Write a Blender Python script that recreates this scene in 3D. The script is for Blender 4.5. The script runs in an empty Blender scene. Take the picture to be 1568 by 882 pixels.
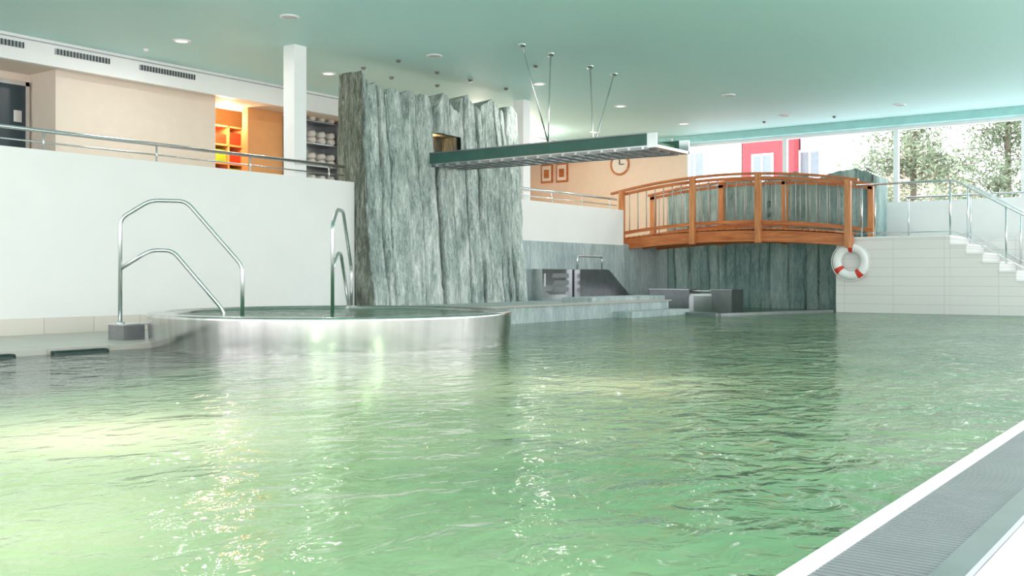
import bpy, bmesh, math, random
from mathutils import Vector, noise, Matrix
random.seed(7)
S=bpy.context.scene
C=bpy.context.collection

# ------------------------------------------------------------ materials
def lin(r,g,b):
    f=lambda c:(c/255/12.92) if c/255<=0.04045 else ((c/255+0.055)/1.055)**2.4
    return (f(r),f(g),f(b),1)
def newmat(name):
    m=bpy.data.materials.new(name); m.use_nodes=True
    nt=m.node_tree; p=nt.nodes['Principled BSDF']
    return m,nt,p
def simple(name,rgb,rough=0.5,metal=0.0,noise_amt=0.06,scale=6.0,bump=0.0,stretch=(1,1,1),emit=None,estr=0):
    m,nt,p=newmat(name); N=nt.nodes; L=nt.links
    c=lin(*rgb)
    tc=N.new('ShaderNodeTexCoord'); mp=N.new('ShaderNodeMapping'); mp.inputs['Scale'].default_value=stretch
    L.new(tc.outputs['Object'],mp.inputs[0])
    nz=N.new('ShaderNodeTexNoise'); nz.inputs['Scale'].default_value=scale; nz.inputs['Detail'].default_value=5
    L.new(mp.outputs[0],nz.inputs['Vector'])
    cr=N.new('ShaderNodeValToRGB')
    cr.color_ramp.elements[0].position=.3; cr.color_ramp.elements[1].position=.7
    cr.color_ramp.elements[0].color=tuple(x*(1-noise_amt) for x in c[:3])+(1,)
    cr.color_ramp.elements[1].color=tuple(min(1,x*(1+noise_amt)) for x in c[:3])+(1,)
    L.new(nz.outputs['Fac'],cr.inputs[0]); L.new(cr.outputs[0],p.inputs['Base Color'])
    p.inputs['Roughness'].default_value=rough; p.inputs['Metallic'].default_value=metal
    if bump:
        b=N.new('ShaderNodeBump'); b.inputs['Strength'].default_value=bump; b.inputs['Distance'].default_value=.01
        L.new(nz.outputs['Fac'],b.inputs['Height']); L.new(b.outputs[0],p.inputs['Normal'])
    if emit:
        p.inputs['Emission Color'].default_value=lin(*emit); p.inputs['Emission Strength'].default_value=estr
    return m
def tiles(name,rgb,mortar,w,h,rough=.3,axis='YZ',ms=.004,var=.03):
    m,nt,p=newmat(name); N=nt.nodes; L=nt.links
    tc=N.new('ShaderNodeTexCoord'); sp=N.new('ShaderNodeSeparateXYZ'); cb=N.new('ShaderNodeCombineXYZ')
    L.new(tc.outputs['Object'],sp.inputs[0]); L.new(sp.outputs[axis[0]],cb.inputs[0]); L.new(sp.outputs[axis[1]],cb.inputs[1])
    br=N.new('ShaderNodeTexBrick'); L.new(cb.outputs[0],br.inputs['Vector'])
    c=lin(*rgb)
    br.inputs['Color1'].default_value=tuple(x*(1-var) for x in c[:3])+(1,)
    br.inputs['Color2'].default_value=tuple(min(1,x*(1+var)) for x in c[:3])+(1,)
    br.inputs['Mortar'].default_value=lin(*mortar); br.inputs['Scale'].default_value=1
    br.inputs['Mortar Size'].default_value=ms; br.inputs['Brick Width'].default_value=w; br.inputs['Row Height'].default_value=h
    br.offset=0.0
    L.new(br.outputs['Color'],p.inputs['Base Color']); p.inputs['Roughness'].default_value=rough
    return m
def wood(name,a,b,rough=.35,axis='Y'):
    m,nt,p=newmat(name); N=nt.nodes; L=nt.links
    tc=N.new('ShaderNodeTexCoord'); mp=N.new('ShaderNodeMapping')
    mp.inputs['Scale'].default_value={'Y':(14,1.2,14),'Z':(14,14,1.2),'X':(1.2,14,14)}[axis]
    L.new(tc.outputs['Object'],mp.inputs[0])
    nz=N.new('ShaderNodeTexNoise'); nz.inputs['Scale'].default_value=1.5; nz.inputs['Detail'].default_value=6; nz.inputs['Distortion'].default_value=.8
    L.new(mp.outputs[0],nz.inputs['Vector'])
    cr=N.new('ShaderNodeValToRGB'); cr.color_ramp.elements[0].position=.3; cr.color_ramp.elements[1].position=.7
    cr.color_ramp.elements[0].color=lin(*a); cr.color_ramp.elements[1].color=lin(*b)
    L.new(nz.outputs['Fac'],cr.inputs[0]); L.new(cr.outputs[0],p.inputs['Base Color']); p.inputs['Roughness'].default_value=rough
    return m
def rockmat(name,stops,slabw=.3,slabvar=.25,rough=.6,fine=.9,bump=.5,attr=False):
    m,nt,p=newmat(name); N=nt.nodes; L=nt.links
    tc=N.new('ShaderNodeTexCoord')
    def nz_(sc,scale,det,dist,ro=.6):
        mp=N.new('ShaderNodeMapping'); mp.inputs['Scale'].default_value=sc; mp.inputs['Rotation'].default_value=(.03,.05,0); L.new(tc.outputs['Object'],mp.inputs[0])
        n=N.new('ShaderNodeTexNoise'); n.inputs['Scale'].default_value=scale; n.inputs['Detail'].default_value=det; n.inputs['Distortion'].default_value=dist; n.inputs['Roughness'].default_value=ro
        L.new(mp.outputs[0],n.inputs['Vector']); return n
    def math_(op,a,b_=None,c=None):
        n=N.new('ShaderNodeMath'); n.operation=op
        for i,x in enumerate((a,b_,c)):
            if x is None: continue
            if isinstance(x,(int,float)): n.inputs[i].default_value=x
            else: L.new(x,n.inputs[i])
        return n.outputs[0]
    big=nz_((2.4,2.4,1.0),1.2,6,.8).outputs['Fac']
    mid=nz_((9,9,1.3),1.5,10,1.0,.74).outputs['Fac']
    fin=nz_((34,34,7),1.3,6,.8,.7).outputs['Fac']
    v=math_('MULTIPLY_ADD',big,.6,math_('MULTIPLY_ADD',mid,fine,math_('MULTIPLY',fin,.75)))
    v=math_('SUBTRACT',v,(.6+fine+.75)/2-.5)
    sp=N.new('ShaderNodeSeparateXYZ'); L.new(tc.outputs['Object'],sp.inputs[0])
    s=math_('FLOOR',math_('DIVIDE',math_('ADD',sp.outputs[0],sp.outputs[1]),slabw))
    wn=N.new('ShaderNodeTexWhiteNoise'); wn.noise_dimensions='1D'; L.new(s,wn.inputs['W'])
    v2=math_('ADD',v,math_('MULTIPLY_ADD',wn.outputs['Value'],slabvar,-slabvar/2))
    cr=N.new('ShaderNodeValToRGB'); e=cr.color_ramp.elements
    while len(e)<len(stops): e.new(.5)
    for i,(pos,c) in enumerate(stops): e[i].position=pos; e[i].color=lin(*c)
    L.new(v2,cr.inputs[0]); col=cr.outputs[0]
    if attr:
        at=N.new('ShaderNodeAttribute'); at.attribute_name='fissure'
        mv=N.new('ShaderNodeMix'); mv.data_type='RGBA'; L.new(at.outputs['Fac'],mv.inputs['Factor']); L.new(col,mv.inputs['A']); mv.inputs['B'].default_value=lin(54,60,56); col=mv.outputs['Result']
    L.new(col,p.inputs['Base Color']); p.inputs['Roughness'].default_value=rough
    b=N.new('ShaderNodeBump'); b.inputs['Strength'].default_value=bump; b.inputs['Distance'].default_value=.03
    L.new(v,b.inputs['Height']); L.new(b.outputs[0],p.inputs['Normal'])
    return m

M={}
M['white']=simple('plaster_white',(240,239,237),.7,noise_amt=.015,scale=2)
M['white2']=simple('painted_white',(240,240,240),.5,noise_amt=.01)
M['beige']=simple('plaster_beige',(232,219,205),.7,noise_amt=.02)
M['peach']=simple('plaster_peach',(232,206,184),.7,noise_amt=.02)
M['orange']=simple('plaster_orange',(240,175,115),.7,noise_amt=.03)
M['steel']=simple('stainless_steel',(222,224,226),.22,1.0,noise_amt=.05,scale=3,stretch=(30,30,.5))
M['steelrim']=simple('brushed_steel',(208,207,205),.18,1.0,noise_amt=.16,scale=2,stretch=(4,4,.1))
M['steeldark']=simple('satin_steel_dark',(155,158,161),.3,.9,noise_amt=.1)
M['baluster']=simple('baluster_satin_steel',(176,174,168),.45,.4)
M['grate']=simple('grate_steel',(150,152,154),.38,.4)
M['lip']=simple('edge_steel_satin',(176,178,180),.28,.85)
M['wood']=wood('larch_wood',(166,84,40),(210,130,72),.35,'Y')
M['woodz']=wood('larch_wood_post',(180,108,62),(220,152,96),.35,'Z')
M['dark']=simple('door_dark',(40,58,66),.35,0,.1)
M['rubber']=simple('dark_green_rubber',(28,52,48),.4)
M['red']=simple('buoy_red',(215,60,45),.45)
M['deck']=tiles('deck_stone_tiles',(186,183,174),(162,158,150),.6,.6,.35,'XY',.006)
M['tilebase']=tiles('base_tiles_beige',(226,218,208),(200,192,182),.6,.4,.4,'XZ',.006)
M['tilewall']=tiles('white_wall_tiles',(220,219,216),(198,197,193),.9,.17,.25,'YZ',.005,.015)
M['pool']=tiles('pool_floor_tiles',(150,190,150),(130,170,130),.3,.3,.3,'XY',.01)
M['towel']=simple('towel_white',(235,232,228),.9)
M['green']=simple('bin_green',(150,190,60),.5)
M['redbin']=simple('bin_red',(200,70,40),.5)
M['teal']=simple('channel_teal_paint',(62,102,92),.45,.1,.1)
M['grille']=simple('grille_grey',(165,167,167),.5)
M['lamp']=simple('lamp_glow',(255,250,240),.5,emit=(255,246,232),estr=2.0)
M['lampwarm']=simple('lamp_glow_warm',(255,235,200),.5,emit=(255,226,180),estr=3.0)
M['lampoff']=simple('lamp_lens_dim',(215,220,215),.3)
M['sign']=simple('sign_green',(40,150,90),.5)
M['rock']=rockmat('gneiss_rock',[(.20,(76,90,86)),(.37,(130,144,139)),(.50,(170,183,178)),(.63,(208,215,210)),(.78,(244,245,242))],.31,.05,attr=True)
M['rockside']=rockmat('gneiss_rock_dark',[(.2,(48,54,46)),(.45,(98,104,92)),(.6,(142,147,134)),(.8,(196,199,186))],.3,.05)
M['slate']=rockmat('slate_slabs',[(.12,(84,110,110)),(.38,(124,152,149)),(.58,(154,179,174)),(.95,(206,219,214))],.27,.26,bump=.15,attr=True)
M['slatelight']=rockmat('slate_cladding_light',[(.1,(134,150,152)),(.45,(166,180,181)),(.6,(186,198,197)),(.85,(216,222,220))],.45,.12,bump=.15)

m,nt,p=newmat('ceiling_teal_perforated'); N=nt.nodes; L=nt.links
tc=N.new('ShaderNodeTexCoord'); vo=N.new('ShaderNodeTexVoronoi'); vo.inputs['Scale'].default_value=16; vo.inputs['Randomness'].default_value=0
L.new(tc.outputs['Object'],vo.inputs['Vector'])
cr=N.new('ShaderNodeValToRGB'); cr.color_ramp.elements[0].position=.16; cr.color_ramp.elements[1].position=.26
cr.color_ramp.elements[0].color=lin(152,196,194); cr.color_ramp.elements[1].color=lin(202,240,238)
L.new(vo.outputs['Distance'],cr.inputs[0]); L.new(cr.outputs[0],p.inputs['Base Color']); p.inputs['Roughness'].default_value=.6
M['ceil']=m
M['tealbeam']=simple('beam_teal',(160,212,210),.5)

def water(name,shallow=True):
    m=bpy.data.materials.new(name); m.use_nodes=True; nt=m.node_tree; N=nt.nodes; L=nt.links
    N.clear(); out=N.new('ShaderNodeOutputMaterial')
    tc=N.new('ShaderNodeTexCoord')
    sp=N.new('ShaderNodeSeparateXYZ'); L.new(tc.outputs['Object'],sp.inputs[0])
    def nzz(scale,det,st,dist=0.0,rot=.45):
        mp=N.new('ShaderNodeMapping'); mp.inputs['Scale'].default_value=st; mp.inputs['Rotation'].default_value=(0,0,rot)
        L.new(tc.outputs['Object'],mp.inputs[0])
        n=N.new('ShaderNodeTexNoise'); n.inputs['Scale'].default_value=scale; n.inputs['Detail'].default_value=det; n.inputs['Distortion'].default_value=dist
        L.new(mp.outputs[0],n.inputs['Vector']); return n
    n1=nzz(1.9,2,(1,1.3,1),.8); n2=nzz(5.5,3,(1,1.2,1),1.2)
    # jets stir the right-hand side of the pool: choppier there, calmer near the tub
    ch=N.new('ShaderNodeMath'); ch.operation='MULTIPLY_ADD'; L.new(sp.outputs[0],ch.inputs[0]); ch.inputs[1].default_value=-.55; L.new(sp.outputs[1],ch.inputs[2])
    mr4=N.new('ShaderNodeMapRange'); mr4.inputs['From Min'].default_value=1.0; mr4.inputs['From Max'].default_value=-.8; mr4.inputs['To Min'].default_value=.42; mr4.inputs['To Max'].default_value=1.0
    L.new(ch.outputs[0],mr4.inputs['Value'])
    b1=N.new('ShaderNodeBump'); L.new(mr4.outputs[0],b1.inputs['Strength']); b1.inputs['Distance'].default_value=.06; L.new(n1.outputs['Fac'],b1.inputs['Height'])
    b2=N.new('ShaderNodeBump'); L.new(mr4.outputs[0],b2.inputs['Strength']); b2.inputs['Distance'].default_value=.024; L.new(n2.outputs['Fac'],b2.inputs['Height']); L.new(b1.outputs[0],b2.inputs['Normal'])
    fr=N.new('ShaderNodeFresnel'); fr.inputs['IOR'].default_value=1.40; L.new(b2.outputs[0],fr.inputs['Normal'])
    frm=N.new('ShaderNodeMath'); frm.operation='MULTIPLY'; L.new(fr.outputs[0],frm.inputs[0]); frm.inputs[1].default_value=.95
    gl=N.new('ShaderNodeBsdfGlossy'); gl.inputs['Roughness'].default_value=.045; L.new(b2.outputs[0],gl.inputs['Normal'])
    df=N.new('ShaderNodeBsdfDiffuse'); tl=N.new('ShaderNodeBsdfTranslucent'); tr=N.new('ShaderNodeBsdfTransparent')
    L.new(b2.outputs[0],df.inputs['Normal'])
    n3=nzz(.55,3,(1,1,1),.5)
    cr=N.new('ShaderNodeValToRGB'); cr.color_ramp.elements[0].position=.38; cr.color_ramp.elements[1].position=.64
    cr.color_ramp.elements[0].color=lin(84,150,112); cr.color_ramp.elements[1].color=lin(146,182,142)
    L.new(n3.outputs['Fac'],cr.inputs[0])
    col=cr.outputs[0]
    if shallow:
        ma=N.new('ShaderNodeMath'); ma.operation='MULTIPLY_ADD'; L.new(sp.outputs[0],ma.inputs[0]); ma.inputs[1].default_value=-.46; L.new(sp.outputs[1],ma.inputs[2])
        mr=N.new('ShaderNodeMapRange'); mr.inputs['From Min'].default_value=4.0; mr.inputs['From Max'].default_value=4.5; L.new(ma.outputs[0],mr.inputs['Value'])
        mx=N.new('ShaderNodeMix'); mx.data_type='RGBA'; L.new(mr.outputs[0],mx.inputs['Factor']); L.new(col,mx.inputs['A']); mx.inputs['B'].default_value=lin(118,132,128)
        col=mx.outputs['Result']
    L.new(col,df.inputs['Color'])
    tl.inputs['Color'].default_value=lin(230,233,205); tr.inputs['Color'].default_value=lin(170,215,170)
    m1=N.new('ShaderNodeMixShader'); m1.inputs[0].default_value=.33; L.new(df.outputs[0],m1.inputs[1]); L.new(tl.outputs[0],m1.inputs[2])
    m2=N.new('ShaderNodeMixShader'); m2.inputs[0].default_value=.12; L.new(m1.outputs[0],m2.inputs[1]); L.new(tr.outputs[0],m2.inputs[2])
    m3=N.new('ShaderNodeMixShader'); L.new(frm.outputs[0],m3.inputs[0]); L.new(m2.outputs[0],m3.inputs[1]); L.new(gl.outputs[0],m3.inputs[2])
    L.new(m3.outputs[0],out.inputs[0]); return m
M['water']=water('pool_water'); M['water2']=water('whirlpool_water',False)

# ------------------------------------------------------------ mesh builder
class B:
    def __init__(s): s.v=[]; s.f=[]; s.mi=[]; s.mats=[]; s.sm=[]; s.att=None
    def mid(s,m):
        m=M[m] if isinstance(m,str) else m
        if m not in s.mats: s.mats.append(m)
        return s.mats.index(m)
    def add(s,vs,fs,m,smooth=False):
        o=len(s.v); s.v+= [tuple(x) for x in vs]; k=s.mid(m)
        for f in fs: s.f.append([o+i for i in f]); s.mi.append(k); s.sm.append(smooth)
    def box(s,x0,x1,y0,y1,z0,z1,m):
        x0,x1=sorted((x0,x1)); y0,y1=sorted((y0,y1)); z0,z1=sorted((z0,z1))
        vs=[(x0,y0,z0),(x1,y0,z0),(x1,y1,z0),(x0,y1,z0),(x0,y0,z1),(x1,y0,z1),(x1,y1,z1),(x0,y1,z1)]
        s.add(vs,[(0,3,2,1),(4,5,6,7),(0,1,5,4),(1,2,6,5),(2,3,7,6),(3,0,4,7)],m)
    def prism(s,pts,lo,hi,m,axis='z'):
        n=len(pts)
        def P(p,h): return {'z':(p[0],p[1],h),'y':(p[0],h,p[1]),'x':(h,p[0],p[1])}[axis]
        vs=[P(p,lo) for p in pts]+[P(p,hi) for p in pts]
        fs=[tuple(range(n))[::-1],tuple(range(n,2*n))]+[(i,(i+1)%n,n+(i+1)%n,n+i) for i in range(n)]
        s.add(vs,fs,m)
    def tube(s,pts,r,m,n=10,closed=False):
        pts=[Vector(p) for p in pts]; k=len(pts); vs=[]; fs=[]; ref=None
        for i in range(k):
            if closed: t=(pts[(i+1)%k]-pts[i-1])
            else: t=pts[min(i+1,k-1)]-pts[max(i-1,0)]
            t.normalize()
            if ref is None: ref=t.orthogonal().normalized()
            ref=(ref-t*ref.dot(t)).normalized(); bi=t.cross(ref)
            for j in range(n):
                a=2*math.pi*j/n; vs.append(pts[i]+ref*math.cos(a)*r+bi*math.sin(a)*r)
        for i in range(k if closed else k-1):
            for j in range(n):
                a=i*n; b=((i+1)%k)*n
                fs.append((a+j,a+(j+1)%n,b+(j+1)%n,b+j))
        if not closed: fs+= [tuple(range(n))[::-1],tuple(range((k-1)*n,k*n))]
        s.add(vs,fs,m,True)
    def strip(s,pts,w,h,m):
        vs=[];fs=[];k=len(pts)
        for p in pts:
            x,y,z=p; vs+=[(x-w,y,z-h),(x+w,y,z-h),(x+w,y,z+h),(x-w,y,z+h)]
        for i in range(k-1):
            for j in range(4):
                a=i*4;b=a+4; fs.append((a+j,a+(j+1)%4,b+(j+1)%4,b+j))
        fs+=[(3,2,1,0),(4*k-4,4*k-3,4*k-2,4*k-1)]
        s.add(vs,fs,m)
    def lathe(s,prof,cx,cy,m,n=96,close=False):
        vs=[];fs=[];k=len(prof)
        for i in range(n):
            a=2*math.pi*i/n
            for r,z in prof: vs.append((cx+r*math.cos(a),cy+r*math.sin(a),z))
        for i in range(n):
            for j in range(k-1):
                a=i*k+j;b=((i+1)%n)*k+j; fs.append((a,b,b+1,a+1))
        s.add(vs,fs,m,True)
    def done(s,name,parent=None,autosmooth=False):
        me=bpy.data.meshes.new(name); me.from_pydata(s.v,[],s.f)
        for mt in s.mats: me.materials.append(mt)
        me.polygons.foreach_set('material_index',s.mi); me.polygons.foreach_set('use_smooth',s.sm)
        if s.att:
            a=me.attributes.new('fissure','FLOAT','POINT'); a.data.foreach_set('value',s.att+[0.0]*(len(s.v)-len(s.att)))
        bm=bmesh.new(); bm.from_mesh(me); bmesh.ops.recalc_face_normals(bm,faces=bm.faces); bm.to_mesh(me); bm.free()
        me.update(); o=bpy.data.objects.new(name,me); C.objects.link(o)
        if parent: o.parent=parent
        return o
def empty(name):
    e=bpy.data.objects.new(name,None); C.objects.link(e); return e
def fillet(pts,r,n=5):
    pts=[Vector(p) for p in pts]; out=[pts[0]]
    for i in range(1,len(pts)-1):
        p=pts[i]; a=(pts[i-1]-p); b=(pts[i+1]-p); rr=min(r,a.length*.45,b.length*.45)
        a=p+a.normalized()*rr; b=p+b.normalized()*rr
        for k in range(n+1):
            t=k/n; out.append(a*(1-t)**2+p*2*t*(1-t)+b*t*t)
    out.append(pts[-1]); return out
def quick(name,args,m):
    b=B(); b.box(*args,m); return b.done(name)

# ------------------------------------------------------------ room shell
CZ=4.03; A0=-1.5; BR=-2.0
quick('ceiling',(A0,22.5,BR,17,CZ,CZ+.3),'ceil')
b=B(); b.box(A0,10.84,10.87,11.1,-1.4,2.1,'white'); b.box(14.84,18.87,10.87,11.1,-1.4,2.1,'white'); b.done('wall_left')
b=B(); b.box(A0,10.80,10.84,10.868,.05,.23,'tilebase'); b.done('baseboard_left')
b=B(); b.box(A0,10.7,11.102,16.9,1.2,1.38,'deck'); b.box(10.7,14.95,11.30,16.9,1.2,1.38,'deck'); b.box(14.95,22.2,11.102,16.9,1.2,1.38,'deck')
b.box(18.88,22.2,10.9,11.1,-1.4,1.38,'slatelight'); b.done('floor_upper_gallery')
b=B(); b.box(7.92,10.72,14.0,14.9,1.38,3.69,'beige'); b.box(A0,7.92,14.72,14.9,1.38,3.69,'beige'); b.done('wall_gallery')
b=B(); b.box(10.72,14.5,16.0,16.2,1.38,CZ,'orange'); b.box(14.5,22.2,16.0,16.2,1.38,CZ,'peach')
b.box(10.6,10.72,14.9,16.0,1.38,CZ,'orange'); b.box(11.72,12.52,14.4,14.55,1.38,3.69,'orange'); b.box(13.85,14.0,14.1,16.0,1.38,CZ,'beige'); b.done('wall_locker_niche')
b=B(); b.box(A0,22.15,13.72,13.95,3.69,CZ-.002,'white2'); b.box(A0,22.15,13.95,14.9,3.69,3.75,'beige')
b.box(A0,22.15,13.70,13.72,3.66,3.70,'white2'); b.box(A0,22.15,13.71,13.72,3.97,3.985,'grille'); b.done('trim_bulkhead')
b=B()
for x0,x1 in ((6.6,7.3),(7.75,8.6),(9.1,10.1)):
    b.box(x0,x1,13.705,13.719,3.84,3.92,'grille')
    k=x0+.03
    while k<x1: b.box(k,k+.012,13.69,13.705,3.84,3.92,'dark'); k+=.05
b.done('ventilation_grille')
b=B(); b.box(6.9,7.82,14.66,14.715,1.38,3.5,'dark'); b.box(7.82,7.88,14.64,14.715,1.38,3.56,'steel'); b.box(6.84,7.88,14.64,14.715,3.5,3.56,'steel'); b.box(7.62,7.74,14.6,14.66,2.95,3.12,'steel'); b.tube([(7.72,14.64,2.3),(7.72,14.58,2.3),(7.58,14.58,2.3)],.012,'steel'); b.done('door_1')
for x in (10.0,15.65):
    b=B(); b.box(x-.115,x+.115,11.12,11.35,1.38,CZ-.001,'white2'); b.done('column')
b=B(); b.box(22.2,22.4,11.05,16.9,1.2,CZ,'peach'); b.box(22.2,22.4,-6,11.05,-1.4,2.2,'white'); b.done('wall_end')
b=B(); b.box(21.95,22.45,BR,14.0,3.87,CZ-.001,'tealbeam'); b.done('trim_beam')
yy=[11.05,8.6,6.15,3.68,1.2,-1.3]
for i in range(len(yy)-1):
    b=B(); y1,y0=yy[i],yy[i+1]
    for a in ((y0,y0+.05,2.2,3.87),(y1-.05,y1,2.2,3.87)): b.box(22.22,22.32,*a,'white2')
    b.box(22.22,22.32,y0+.05,y1-.05,2.2,2.27,'white2'); b.box(22.22,22.32,y0+.05,y1-.05,3.8,3.87,'white2')
    b.done('window_%d'%(i+1))
# pool surround ---------------------------------------------------------
quick('floor',(-8,22.2,-6,.44,-1.4,-.9),'deck')
quick('pool_floor',(-8,22.2,.5,10.87,-1.6,-1.4),'pool')
b=B(); b.box(A0,9.6,8.62,10.868,-1.4,.05,'deck'); b.done('floor_pool_deck')
b=B(); b.box(9.6,16.6,8.62,10.868,-1.4,.24,'slatelight'); b.box(10.85,14.83,10.868,11.25,-1.4,.24,'slatelight'); b.box(16.6,18.5,9.9,10.868,-1.4,.19,'slatelight')
b.box(9.6,16.65,8.58,8.9,.24,.262,'deck'); b.box(14.6,16.7,8.25,8.62,-1.4,.10,'slatelight'); b.box(14.4,17.0,8.9,9.5,.24,.33,'slatelight'); b.done('floor_stone_platform')
b=B(); b.prism([(-7,2.0),(4.3,6.15),(6.2,6.9),(6.2,8.6),(-7,8.6)],-1.4,-.35,'slatelight'); b.done('submerged_step')
me_pts=[(-7.5,.835),(19.33,.835),(19.33,6.46),(20.86,6.46),(20.86,10.86),(18.5,10.86),(18.5,9.9),(16.6,9.9),(16.6,8.62),(-7.5,8.62)]
b=B(); b.add([(x,y,0) for x,y in me_pts],[tuple(range(len(me_pts)))],'water'); b.done('pool_water')
b=B()
cp=[(16.7,8.5),(16.3,7.5),(19.3,6.55)]
for i in range(2):
    p=Vector(cp[i]);q=Vector(cp[i+1]); n=(q-p).normalized().orthogonal()*.06
    b.prism([p-n,q-n,q+n,p+n],-.5,.045,'steeldark')
b.done('basin_curb')
b=B(); b.box(19.33,20.86,4.402,6.46,-1.4,1.4,'tilewall'); b.box(19.31,20.86,4.402,6.46,1.4,1.43,'white2'); b.done('terrace_tiled')
b=B(); b.box(20.87,22.19,-6,5.9,-1.4,1.4,'tilewall'); b.done('terrace_walkway')
b=B(); y=4.4; z=1.4
for i in range(9):
    z-=.16; b.box(19.33,20.86,y-.27,y,-1.4,z,'tilewall'); b.box(19.30,20.86,y-.27-.02,y,z,z+.03,'white2'); y-=.27
b.box(19.33,20.86,-6,y,-1.4,-.05,'tilewall')
b.done('staircase')
b=B()
b.box(-7.5,19.33,.785,.835,-1.4,.05,'white2')
b.box(-7.5,19.33,.565,.785,-1.4,.015,'steeldark')
b.box(-7.5,19.33,.50,.565,-1.4,.055,'lip')
b.done('pool_edge_gutter')
b=B(); x=0.6
while x<15: b.box(x,x+.0175,.566,.784,.016,.047,'grate'); x+=.024
b.done('gutter_grate')
quick('wall_pool_outer',(-7.5,19.33,.44,.499,-.9,.035),'white2')
b=B()
for x0,x1 in ((4.83,5.34),(3.9,4.47)):
    b.tube([(x0,8.56,-.005),(x0+.04,8.56,.0),(x1-.04,8.56,.0),(x1,8.56,-.005)],.035,'rubber'); b.box(x0,x1,8.56,8.615,-.03,.03,'rubber')
b.done('edge_cushion')

# ------------------------------------------------------------ rock formations
def fb(x,y,z,o=4):
    return noise.fractal(Vector((x,y,z)),1.0,2.0,o)
def rock(name,path,z0,topf,mat,sidemats,slab=.3,amp=.06,step=.02,tilt=0.0,holes=None,seed=0,rows=(2.42,2.92),groove=.05,gw=.018,slope=.12,sub=.012,jag=0.0):
    segs=[(path[0],path[1],14),(path[1],path[2],int((Vector(path[2])-Vector(path[1])).length/step)),(path[2],path[3],14)]
    cols=[]
    dF=(Vector(path[2])-Vector(path[1])); nF=Vector((dF.y,-dF.x)).normalized()
    cen=(Vector(path[0])+Vector(path[1])+Vector(path[2])+Vector(path[3]))/4
    if nF.dot(Vector(path[1])-cen)<0: nF=-nF
    for si,(p,q,n) in enumerate(segs):
        p=Vector(p);q=Vector(q); d=q-p; nn=Vector((d.y,-d.x)).normalized()
        if nn.dot((p+q)/2-cen)<0: nn=-nn
        for i in range(n+(1 if si==2 else 0)):
            cols.append((p+d*i/n,nn,si))
    random.seed(seed); sl=[random.uniform(-1,1) for _ in range(200)]
    bd=[-.5]
    while bd[-1]<dF.length+.5: bd.append(bd[-1]+slab*random.uniform(.45,1.4))
    b=B(); vs=[];fs=[];mi=[];att=[]
    dFu=dF.normalized()
    for (p,nn,si) in cols:
        s=(p-Vector(path[1])).dot(dFu)
        top=topf(s)+jag*fb(s*9,seed,0,3)
        zl=[z0+(rows[0]-z0)*k/52 for k in range(52)]+[rows[0]+(rows[1]-rows[0])*k/12 for k in range(12)]+[rows[1]+(top-rows[1])*k/16 for k in range(17)]
        for z in zl:
            off=0; fis=0
            if si==1:
                w=s+.07*fb(s*.5,z*.5,seed,2)+.012*fb(s*3,z*6,seed,2)
                idx=0
                while idx<len(bd)-1 and bd[idx+1]<w: idx+=1
                dd=min(abs(w-bd[idx]),abs(bd[min(idx+1,len(bd)-1)]-w))
                fade=max(0,min(1,.65+1.1*fb(s*.8,z*.7,seed+9,2)))
                off+=sl[idx%200]*.045
                g=math.exp(-(dd/gw)**2)*fade
                off-=groove*g; fis=min(1,g*.85)
                fr=(w-bd[idx]); off+=sl[(idx*5+3)%200]*slope*(fr-slab/2)
                ww=w/(slab*.3)+50+.4*fb(w,z,5,2)
                idx2=int(math.floor(ww)); off+=sl[(idx2*7)%200]*sub
            off+=amp*fb(p.x*2.2+seed,p.y*2.2,z*.8)+amp*.4*fb(p.x*7,p.y*7,z*2.6+seed)
            if si==0: off=min(off,.03)
            if si!=0: off+=tilt*(top-z)*(1 if si==1 else .8)
            q=p+(nn if si!=1 else nF)*off
            if si==0:   # flank leans forward with the front face
                f=max(0,min(1,(Vector(path[0])-p).length/(Vector(path[0])-Vector(path[1])).length))
                q=q+nF*tilt*(top-z)*f
            vs.append((q.x,q.y,z)); att.append(fis)
    K=81; n=len(cols)
    for i in range(n-1):
        for k in range(K-1):
            if holes:
                s0=(cols[i][0]-Vector(path[1])).dot(dFu)
                if cols[i][2]==1 and holes[0]<=s0<holes[1] and 52<=k<64: continue
            a=i*K+k; c=(i+1)*K+k
            fs.append((a,c,c+1,a+1)); mi.append(cols[i][2])
    o=len(vs); bl=Vector(path[0]); br=Vector(path[3])
    for i,(p,nn,si) in enumerate(cols):
        s=(p-Vector(path[1])).dot(dFu)/dF.length; s=max(0,min(1,s))
        q=bl+(br-bl)*s; z=vs[i*K+K-1][2]
        vs.append((q.x,q.y,z-.03)); vs.append((q.x,q.y,z0)); att+=[0,0]
    for i in range(n-1):
        fs.append((i*K+K-1,(i+1)*K+K-1,o+2*(i+1),o+2*i)); mi.append(1)
        fs.append((o+2*i,o+2*i+2,o+2*i+3,o+2*i+1)); mi.append(1)
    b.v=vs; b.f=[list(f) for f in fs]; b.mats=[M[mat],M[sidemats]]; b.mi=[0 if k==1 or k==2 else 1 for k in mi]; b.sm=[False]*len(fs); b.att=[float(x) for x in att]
    return b
def pl(pts):
    def f(s):
        if s<=pts[0][0]: return pts[0][1]
        for (x0,y0),(x1,y1) in zip(pts,pts[1:]):
            if s<=x1: return y0+(y1-y0)*(s-x0)/(x1-x0)
        return pts[-1][1]
    return f
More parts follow.
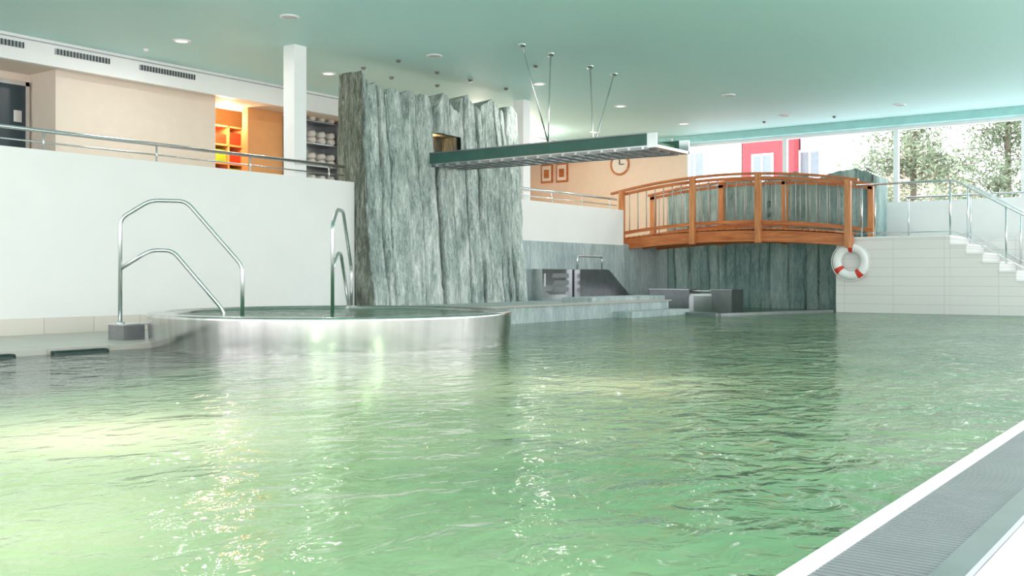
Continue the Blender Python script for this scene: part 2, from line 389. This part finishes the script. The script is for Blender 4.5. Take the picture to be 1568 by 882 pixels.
tp=[(10.3,3.60),(10.42,3.64),(10.6,3.46),(10.72,3.52),(10.95,3.36),(10.97,3.46),(11.12,3.50),(11.3,3.34),(11.32,3.45),(11.5,3.52),(11.72,3.36),(11.76,3.5),(11.9,3.48),(11.96,3.30),(12.02,3.32),(12.2,3.58),(12.32,3.56),(12.5,3.36),(12.66,3.31),(12.68,3.55),(12.85,3.64),(13.1,3.46),(13.2,3.34),(13.24,3.52),(13.5,3.66),(13.75,3.5),(13.85,3.42),(13.88,3.58),(14.05,3.62),(14.2,3.43)]
topf=pl([(x*1.0437-10.86,.7+(z-.7)*1.0437) for x,z in tp])
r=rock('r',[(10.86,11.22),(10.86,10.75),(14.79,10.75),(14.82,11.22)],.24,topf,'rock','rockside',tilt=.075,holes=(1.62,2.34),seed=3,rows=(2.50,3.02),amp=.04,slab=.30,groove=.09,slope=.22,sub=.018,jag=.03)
r.box(12.46,13.22,11.16,11.20,2.45,3.1,'rockside'); r.box(12.44,12.47,10.84,11.16,2.45,3.1,'peach'); r.box(13.2,13.23,10.84,11.16,2.45,3.1,'rockside'); r.box(12.44,13.23,10.84,11.18,2.42,2.49,'rockside'); r.box(12.44,13.23,10.84,11.18,3.03,3.08,'rockside')
r.done('rock_waterfall_tower')
tp2=[(0,2.66),(.3,2.74),(.6,2.62),(.62,2.7),(1.0,2.80),(1.3,2.66),(1.33,2.74),(1.8,2.86),(2.1,2.74),(2.12,2.66),(2.5,2.8),(2.52,2.84),(3.0,2.92),(3.3,2.8),(3.32,2.70),(3.6,2.78),(3.9,2.86),(4.3,2.90),(4.6,2.78),(4.85,2.66)]
r=rock('r2',[(21.5,10.88),(20.95,10.88),(20.95,6.12),(21.5,6.12)],-1.4,pl(tp2),'slate','slate',slab=.34,amp=.008,step=.035,seed=11,rows=(2.2,2.55),groove=.02,gw=.02,slope=.02,sub=.0,jag=.02)
r.done('rock_grotto_formation')
b=B(); x=14.86
random.seed(5)
while x<18.8:
    w=random.uniform(.35,.6); x1=min(x+w,18.86); d=random.uniform(0,.015)
    b.box(x,x1-.006,10.85-d,10.868,.19,1.35,'slatelight'); x=x1
b.done('wall_slate_cladding')

# ------------------------------------------------------------ water channel (cascade chute)
b=B()
y0,y1=10.62,6.7
T=2.65
def ln(a0,a1,y): t=(y0-y)/(y0-y1); return a0+(a1-a0)*t
def quadbox(pts,lo,hi,m): b.prism(pts,lo,hi,m)
quadbox([(12.3,y0),(12.98,y0),(13.25,y1),(12.3,y1)],T-.18,T-.15,'steel')
quadbox([(12.27,y0),(12.31,y0),(12.31,y1),(12.27,y1)],T-.16,T,'teal')
quadbox([(12.95,y0),(12.99,y0),(13.27,y1),(13.23,y1)],T-.16,T,'teal')
quadbox([(12.25,y0),(12.27,y0),(12.27,y1),(12.25,y1)],T-.008,T+.01,'steeldark')
quadbox([(12.3,y1),(13.25,y1),(13.28,y1-.14),(12.3,y1-.14)],T-.2,T-.16,'steel')
quadbox([(12.27,y1),(12.31,y1),(12.31,y1-.14),(12.27,y1-.14)],T-.2,T,'steel')
quadbox([(13.23,y1),(13.27,y1),(13.29,y1-.14),(13.25,y1-.14)],T-.2,T,'steel')
quadbox([(12.31,y0-.1),(12.93,y0-.1),(13.2,y1+.06),(12.31,y1+.06)],T-.15,T-.07,'water2')
for i in range(18):
    y=y0-.1-i*.22; b.box(12.3,ln(12.96,13.25,y),y-.02,y+.02,T-.21,T-.18,'steel')
for fr in (.02,.33,.66,.98):
    b.prism([(12.3+.66*fr,y0),(12.33+.64*fr,y0),(12.33+.91*fr,y1),(12.3+.93*fr,y1)],T-.215,T-.18,'steeldark')
b.tube([(12.29,8.35,T),(11.84,8.5,CZ-.002)],.010,'steel'); b.tube([(12.29,8.35,T),(12.58,8.5,CZ-.002)],.010,'steel')
b.tube([(13.15,8.1,T),(13.7,8.5,CZ-.002)],.010,'steel'); b.tube([(13.15,8.1,T),(14.45,8.5,CZ-.002)],.010,'steel')
for x in (11.84,12.58,13.7,14.45): b.lathe([(0,CZ-.05),(.05,CZ-.04),(.06,CZ-.002)],x,8.5,'steel',16)
b.done('water_cascade_chute')

# ------------------------------------------------------------ whirlpool
cx,cy,R=7.49,7.8,1.862
wp=empty('whirlpool_tub')
b=B(); b.lathe([(R-.03,-1.38),(R-.03,-.02),(R-.015,.1),(R,.30),(R,.315),(R-.008,.328),(R-.02,.333),(R-.16,.335),(R-.17,.32),(R-.26,.315),(R-.27,-.3)],cx,cy,'steelrim',128); b.done('shell',wp)
b=B()
for a in (20,80,140,200,250,300,330):
    a=math.radians(a); p=Vector((cx+(R+.001)*math.cos(a),cy+(R+.001)*math.sin(a),0)); b.tube([(p.x-.032*math.cos(a),p.y-.032*math.sin(a),0),(p.x-.004*math.cos(a),p.y-.004*math.sin(a),.3)],.003,'steeldark',6)
b.done('weld_seams',wp)
b=B(); b.lathe([(0,.305),(R-.265,.305)],cx,cy,'water2',96); b.done('water_surface',wp)
b=B(); b.lathe([(0,-.3),(R-.265,-.3)],cx,cy,'steeldark',64); b.done('basin_floor',wp)
st=B(); st.box(5.88,6.12,9.13,9.4,.05,.2,'steeldark'); st.box(5.86,6.13,9.11,9.42,.2,.215,'steel'); st.done('step',wp)
def rail(name,P,Q,base,inner):
    P=Vector(P);Q=Vector(Q)
    def pt(t,z): v=P+(Q-P)*t; return (v.x,v.y,z)
    b=B()
    b.tube(fillet([pt(0,base),pt(0,1.28),pt(.24,1.47),pt(.53,1.47),pt(1,.80),pt(1,inner)],.08),.021,'steel',12)
    b.tube(fillet([pt(.0,.77),pt(.24,.96),pt(.42,.96),pt(.84,.34),pt(.88,.1)],.08),.021,'steel',12)
    v=P; b.lathe([(.05,base+.001),(.05,base+.012),(0,base+.014)],v.x,v.y,'steel',20)
    b.done(name)
rail('pool_handrail',(5.95,9.3),(6.88,8.54),.215,.0)
rail('pool_handrail',(8.05,8.42),(9.05,9.13),.0,.05)

def gal(x0,x1,n):
    b=B(); b.tube([(x0,11.0,2.33),(x1,11.0,2.33)],.024,'steel'); b.tube([(x0,11.0,2.2),(x1,11.0,2.2)],.01,'steel',6)
    for i in range(n):
        x=x0+.3+(x1-x0-.6)*i/(n-1); b.tube([(x,11.0,2.1),(x,11.0,2.32)],.012,'steel',8)
    b.done('gallery_handrail')
gal(A0,10.75,9); gal(14.95,18.8,4)

# ------------------------------------------------------------ niche furniture
b=B(); x0,x1,y0_,y1_=10.95,12.6,15.2,15.6
b.box(x0,x1,y1_-.02,y1_,1.38,3.45,'orange')
for i in range(6):
    x=x0+(x1-x0-.03)*i/5; b.box(x,x+.03,y0_,y1_-.02,1.38,3.45,'orange')
for k in range(7):
    z=1.38+2.04*k/6; b.box(x0,x1,y0_,y1_-.02,z,z+.03,'orange')
random.seed(2)
for i in range(5):
    for k in range(6):
        x=x0+.05+.325*i; z=1.42+.34*k
        if random.random()<.85: b.box(x,x+.24,y0_+.02,y1_-.05,z,z+random.uniform(.12,.26),random.choice(['redbin','redbin','green','redbin']))
b.done('cubby_shelf')
b=B(); x0,x1=12.56,13.82
b.box(x0,x1,14.66,14.7,1.38,3.66,'steeldark')
for k in range(6):
    z=1.5+.42*k; b.box(x0,x1,14.3,14.66,z,z+.025,'steeldark')
    for i in range(5):
        x=x0+.14+.245*i
        for j in range(2): b.tube([(x,14.3,z+.085+j*.12),(x,14.62,z+.085+j*.12)],.06 if j==0 else .055,'towel',12)
for x in (x0,x1-.03): b.box(x,x+.03,14.3,14.66,1.38,3.66,'steeldark')
b.done('towel_shelf')
b=B(); n=40
b.tube([(22.17,12.88+.25*math.cos(2*math.pi*i/n),3.5+.25*math.sin(2*math.pi*i/n)) for i in range(n)],.025,'wood',8,True)
b.prism([(12.88+.24*math.cos(2*math.pi*i/n),3.5+.24*math.sin(2*math.pi*i/n)) for i in range(n)],22.17,22.198,'beige','x')
b.box(22.15,22.17,12.87,12.89,3.5,3.68,'dark'); b.box(22.15,22.17,12.75,12.88,3.49,3.51,'dark'); b.done('wall_clock')
for y in (15.1,14.62):
    b=B(); b.box(22.16,22.198,y-.18,y+.18,3.15,3.65,'wood'); b.box(22.15,22.16,y-.14,y+.14,3.2,3.6,'beige'); b.box(22.145,22.15,y-.08,y+.08,3.28,3.5,'wood'); b.done('framed_picture')
b=B(); b.box(21.88,21.94,11.05,11.5,3.7,3.85,'sign'); b.box(21.87,21.88,11.2,11.3,3.73,3.82,'white2'); b.box(21.9,21.92,11.25,11.3,3.85,4.0,'white2'); b.done('exit_sign')

# ------------------------------------------------------------ bridge
br=empty('wooden_arch_bridge')
BY0,BY1=11.15,6.1
def arch(y,e,mid):
    t=(y-(BY0+BY1)/2)/((BY0-BY1)/2); return mid-(mid-e)*t*t
def arc(x,e,mid,ya=BY0,yb=BY1,n=28):
    return [(x,ya+(yb-ya)*i/n,arch(ya+(yb-ya)*i/n,e,mid)) for i in range(n+1)]
b=B()
b.strip(arc(19.2,1.36,1.50),.05,.11,'wood'); b.strip(arc(20.45,1.36,1.50,11.05,6.5),.05,.11,'wood')
b.strip(arc(19.8,1.36,1.50,11.05,6.5),.05,.10,'wood')
b.done('beams',br)
b=B(); y=11.05
while y>6.5:
    z=arch(y,1.48,1.63); b.box(19.15,20.5,y-.115,y,z,z+.035,'wood'); y-=.125
b.done('deck_planks',br)
b=B()
for x in (19.15,20.5):
    ya,yb=(BY0+.18,BY1-.12) if x<20 else (BY0,BY1-.1)
    b.strip(arc(x,2.52,2.75,ya,yb),.055,.022,'wood')
    b.strip(arc(x,2.44,2.66,BY0-.05,BY1+.03),.02,.03,'wood')
    b.strip(arc(x,1.60,1.78,BY0-.05,BY1+.03),.025,.035,'wood')
b.done('rails',br)
b=B()
for x,s in ((19.11,-1),(20.53,1)):
    for y in (11.05,9.37,7.94,6.16):
        zt=arch(y,2.5,2.73); zb=arch(y,1.22,1.36)
        if s>0 and y<6.5: zb=1.43
        b.box(x-.05,x+.05,y-.055,y+.055,zb,zt,'woodz')
b.done('posts',br)
b=B()
for x in (19.15,20.5):
    y=10.88
    while y>6.25:
        if min(abs(y-q) for q in (11.05,9.37,7.94,6.16))>.09:
            b.tube([(x,y,arch(y,1.6,1.78)),(x,y,arch(y,2.44,2.66))],.011,'baluster',8)
        y-=.205
b.done('balusters',br)
b=B(); Rm,rm=.265,.085; cyb,czb,cxb=6.15,.965,19.255
def torus(m,a0,a1,R1,r1):
    vs=[];fs=[];k=max(2,int((a1-a0)/(2*math.pi)*64)); mm=16
    for i in range(k+1):
        a=a0+(a1-a0)*i/k
        for j in range(mm):
            t=2*math.pi*j/mm; rr=R1+r1*math.cos(t); vs.append((cxb+r1*.8*math.sin(t),cyb+rr*math.cos(a),czb+rr*math.sin(a)))
    for i in range(k):
        for j in range(mm):
            fs.append((i*mm+j,i*mm+(j+1)%mm,(i+1)*mm+(j+1)%mm,(i+1)*mm+j))
    b.add(vs,fs,m,True)
torus('white2',0,2*math.pi,Rm,rm)
for a in (90,235,325):
    a=math.radians(a); torus('red',a-.17,a+.17,Rm,rm+.004)
b.tube([(cxb-.03,cyb+(Rm+rm+.012)*math.cos(2*math.pi*i/40),czb+(Rm+rm+.012)*math.sin(2*math.pi*i/40)) for i in range(40)],.008,'towel',6,True)
b.tube([(19.16,cyb,czb+.5),(19.22,cyb,czb+.36)],.01,'red',6); b.done('lifebuoy')

# ------------------------------------------------------------ terrace railing and stairs railing
b=B()
for x in (19.42,20.8):
    sl=.16/.27
    if x<20: pts=[(x,6.1,2.42),(x,4.35,2.42),(x,4.35-2.2,2.42-2.2*sl)]
    else: pts=[(x,4.5,2.42),(x,4.35,2.42),(x,4.35-2.2,2.42-2.2*sl)]
    b.tube(fillet(pts,.1),.022,'steel')
    b.tube(fillet([(p[0],p[1],p[2]-.92) for p in pts],.1),.012,'steel')
    if x<20:
        for y in (6.0,5.75,4.42): b.tube([(x,y,1.43),(x,y,2.41)],.018,'steel')
    else: b.tube([(x,4.42,1.43),(x,4.42,2.41)],.018,'steel')
    for y in (3.5,2.6):
        zz=2.42-(4.35-y)*sl; b.tube([(x,y,zz-1.0),(x,y,zz)],.018,'steel')
b.done('stair_railing')
b=B(); b.tube([(21.9,5.85,2.33),(21.9,1,2.33)],.02,'steel')
for y in (5.8,4.6,3.4,2.2): b.tube([(21.9,y,1.4),(21.9,y,2.33)],.014,'steel')
b.done('window_handrail')

# ------------------------------------------------------------ stainless stations
b=B()
b.box(15.2,16.2,10.45,10.82,.24,.82,'steel')
b.prism([(15.45,.35),(15.95,.35),(15.95,.42),(15.3,.42)],10.435,10.45,'steeldark','y')
for z in (.40,.53,.66):
    b.prism([(15.5,z),(16.05,z),(16.05,z+.08),(15.55+(.66-z)*.2,z+.08)],10.425,10.45,'grate','y')
b.prism([(15.28,.5),(15.5,.74),(15.28,.74)],10.43,10.45,'steeldark','y')
b.done('massage_niche_panel')
b=B()
b.prism([(16.24,.195),(18.3,.195),(18.15,.30),(17.3,.82),(16.24,.82)],10.3,10.82,'steeldark','y')
b.tube(fillet([(16.3,10.4,.8),(16.3,10.4,1.07),(17.2,10.4,1.07),(17.2,10.4,.8)],.06),.018,'steel'); b.done('steel_slide_seat')
b=B()
b.box(18.2,18.75,9.0,9.88,-.3,.42,'steeldark'); b.box(18.17,18.78,8.98,9.89,.42,.435,'steel')
b.box(18.3,18.75,8.55,9.0,-.3,.3,'steel'); b.box(18.25,18.78,8.52,9.0,.3,.34,'white2'); b.tube([(18.3,8.98,.4),(18.3,8.56,.4)],.015,'steel')
b.box(18.2,18.75,8.1,8.52,-.3,.42,'steeldark'); b.box(18.17,18.78,8.08,8.54,.42,.435,'steel'); b.done('steel_fountain_bench')

# ------------------------------------------------------------ ceiling fixtures
def pix(px,py):
    Y=(CZ-.7)*1550/(422-py); X=(px-784)/1550*Y
    return (.5911*X+.8066*Y,-.8066*X+.5911*Y)
fix=[(443,25,0),(278,62,2),(503,112,1),(665,85,0),(825,128,1),(950,162,1),(1116,145,0),(1202,176,0),(1378,160,0),(1047,189,1),(911,202,1),(690,165,1)]
pos=[(round(pix(x,y)[0],2),round(pix(x,y)[1],2),k) for x,y,k in fix]
for x,y,k in pos:
    b=B(); b.lathe([(.085,CZ-.001),(.125,CZ-.001),(.125,CZ-.012),(.095,CZ-.02),(.085,CZ-.012)],x,y,'white2',28)
    b.lathe([(0,CZ-.008),(.088,CZ-.008)],x,y,['lampoff','lamp','lampwarm'][k],24); b.done('recessed_downlight')
for px,py in ((224,75),(610,92),(557,103),(670,130),(670,110),(720,122),(820,100),(775,135),(600,118),(1278,178),(1170,186)):
    x,y=pix(px,py); x=round(x,2);y=round(y,2)
    b=B(); b.lathe([(.0,CZ-.04),(.025,CZ-.04),(.038,CZ-.02),(.045,CZ-.001)],x,y,'white2' if px==224 else 'steeldark',16); b.done('ceiling_sensor')
def light(kind,name,loc,energy,col,size=.2,rot=None,**k):
    d=bpy.data.lights.new(name,kind); d.energy=energy; d.color=col
    if kind=='AREA': d.shape='DISK'; d.size=size
    elif kind in('POINT','SPOT'): d.shadow_soft_size=size
    for a,v in k.items(): setattr(d,a,v)
    o=bpy.data.objects.new(name,d); o.location=loc
    if rot: o.rotation_euler=rot
    C.objects.link(o); return o
for x,y,k in pos:
    if k: light('AREA','downlight_lamp',(x,y,CZ-.03),[0,14,22][k],(1,.95,.89),.16)
light('POINT','niche_lamp',(11.6,14.85,3.5),42,(1,.7,.42),.1)
light('POINT','gallery_lamp',(19,13.5,3.6),60,(1,.86,.72),.15)
light('POINT','gallery_lamp',(16.5,13.0,3.6),30,(1,.86,.72),.15)
light('POINT','opening_lamp',(12.8,11.0,2.95),2,(1,.6,.3),.03)
def cam2w(X,Y): return (.5911*X+.8066*Y,-.8066*X+.5911*Y)
for X,Y,e in ((-1.8,4.4,70),(-1.4,2.7,30),(.65,6.5,34),(-.4,7.3,12),(-1.2,6.0,14)):
    x,y=cam2w(X,Y); light('POINT','underwater_lamp',(x,y,-.75),e,(1,.90,.76),.15)

# ------------------------------------------------------------ exterior
M['ext_white']=simple('render_white',(226,228,230),.8); M['ext_red']=simple('render_red',(176,78,84),.8); M['ext_tan']=simple('stone_tan',(180,162,142),.9,noise_amt=.35,scale=3)
M['ext_grey']=simple('render_grey',(196,200,204),.8); M['snow']=simple('ground_snow',(235,237,240),.9); M['glassd']=simple('window_dark',(130,142,150),.2)
quick('ground_outside',(22.6,90,-40,60,-1.6,-1.5),'snow')
def house(name,y0,y1,mat,wins,x=38,h=9):
    b=B(); b.box(x,x+3,y0,y1,-1.5,h,mat)
    b.prism([(y0,h),(y1,h),((y0+y1)/2,h+1.2)],x-.2,x+3,'ext_grey','x')
    for (y,z) in wins:
        b.box(x-.06,x,y-.45,y+.45,z-.6,z+.6,'white2'); b.box(x-.08,x-.06,y-.36,y+.36,z-.5,z+.5,'glassd'); b.box(x-.1,x-.08,y-.03,y+.03,z-.5,z+.5,'white2')
    b.done(name)
house('house_red',14.35,16.45,'ext_red',[(15.6,4.9),(15.6,7.4),(15.6,2.2)],h=7.5)
house('house_white',16.5,21,'ext_white',[(18.5,5.2),(20,5.2)],h=7.5)
house('house_pale',12.4,14.3,'ext_grey',[(13.9,5)],x=38.6,h=7)
b=B(); n=16; vs=[];fs=[]
for i in range(n+1):
    for j in range(n+1):
        y=12.3-6*i/n; x=38+8*j/n; z=-1.5+ (8.0-.28*i)*(j/n)**.5+.6*fb(x*.3,y*.3,2)
        vs.append((x,y,z))
for i in range(n):
    for j in range(n):
        a=i*(n+1)+j; fs.append((a,a+1,a+n+2,a+n+1))
b.add(vs,fs,'ext_tan'); b.done('hillside')
M['leaf']=simple('conifer_needles',(136,152,124),.8,noise_amt=.4,scale=2); M['bark']=simple('bark',(130,118,104),.9)
def tree(x,y,h,rad,seed,nl=5000):
    random.seed(seed); b=B(); b.tube([(x,y,-1.5),(x+.1,y,h*.5),(x,y,h)],.09,'bark',8)
    vs=[];fs=[]
    for t in range(110):
        z=random.uniform(0.3,h); w=rad*(1-(z/h)**1.6)*random.uniform(.6,1)+.2; a=random.uniform(0,6.28)
        e=Vector((x+w*math.cos(a),y+w*math.sin(a),z+.3)); s=Vector((x,y,z)); b.tube([s,(s+e)/2+Vector((0,0,.1)),e],.012,'bark',4)
        for k in range(nl//110):
            u=random.random()**.6; c=s+(e-s)*u+Vector([random.gauss(0,.2) for _ in range(3)])
            d1=Vector([random.gauss(0,1) for _ in range(3)]).normalized()*.095; d2=d1.orthogonal().normalized()*.035
            o=len(vs); vs+=[c-d1,c+d2,c+d1,c-d2]; fs.append((o,o+1,o+2,o+3))
    b.add(vs,fs,'leaf'); b.done('conifer_tree')
tree(31.0,8.1,7.0,2.6,1,9500); tree(33.5,6.0,7.5,2.6,2,9500)

# ------------------------------------------------------------ world, camera
w=bpy.data.worlds.new('overcast_sky'); S.world=w; w.use_nodes=True; nt=w.node_tree
bg=nt.nodes['Background']; tc=nt.nodes.new('ShaderNodeTexCoord'); sp=nt.nodes.new('ShaderNodeSeparateXYZ'); nt.links.new(tc.outputs['Generated'],sp.inputs[0])
cr=nt.nodes.new('ShaderNodeValToRGB'); cr.color_ramp.elements[0].position=.0; cr.color_ramp.elements[1].position=.6
cr.color_ramp.elements[0].color=(1,.985,.98,1); cr.color_ramp.elements[1].color=(.92,.95,1,1)
nt.links.new(sp.outputs[2],cr.inputs[0]); nt.links.new(cr.outputs[0],bg.inputs[0]); bg.inputs[1].default_value=2.6
cam=bpy.data.cameras.new('camera'); co=bpy.data.objects.new('camera',cam); C.objects.link(co)
co.location=(0,0,.7); co.rotation_euler=(math.pi/2,0,math.radians(36.23-90)); cam.lens=35.59; cam.sensor_width=36; cam.shift_y=-.0121
cam.clip_start=.05; cam.clip_end=300
S.camera=co
S.view_settings.view_transform='Standard'
S.view_settings.look='None'
S.view_settings.exposure=.5
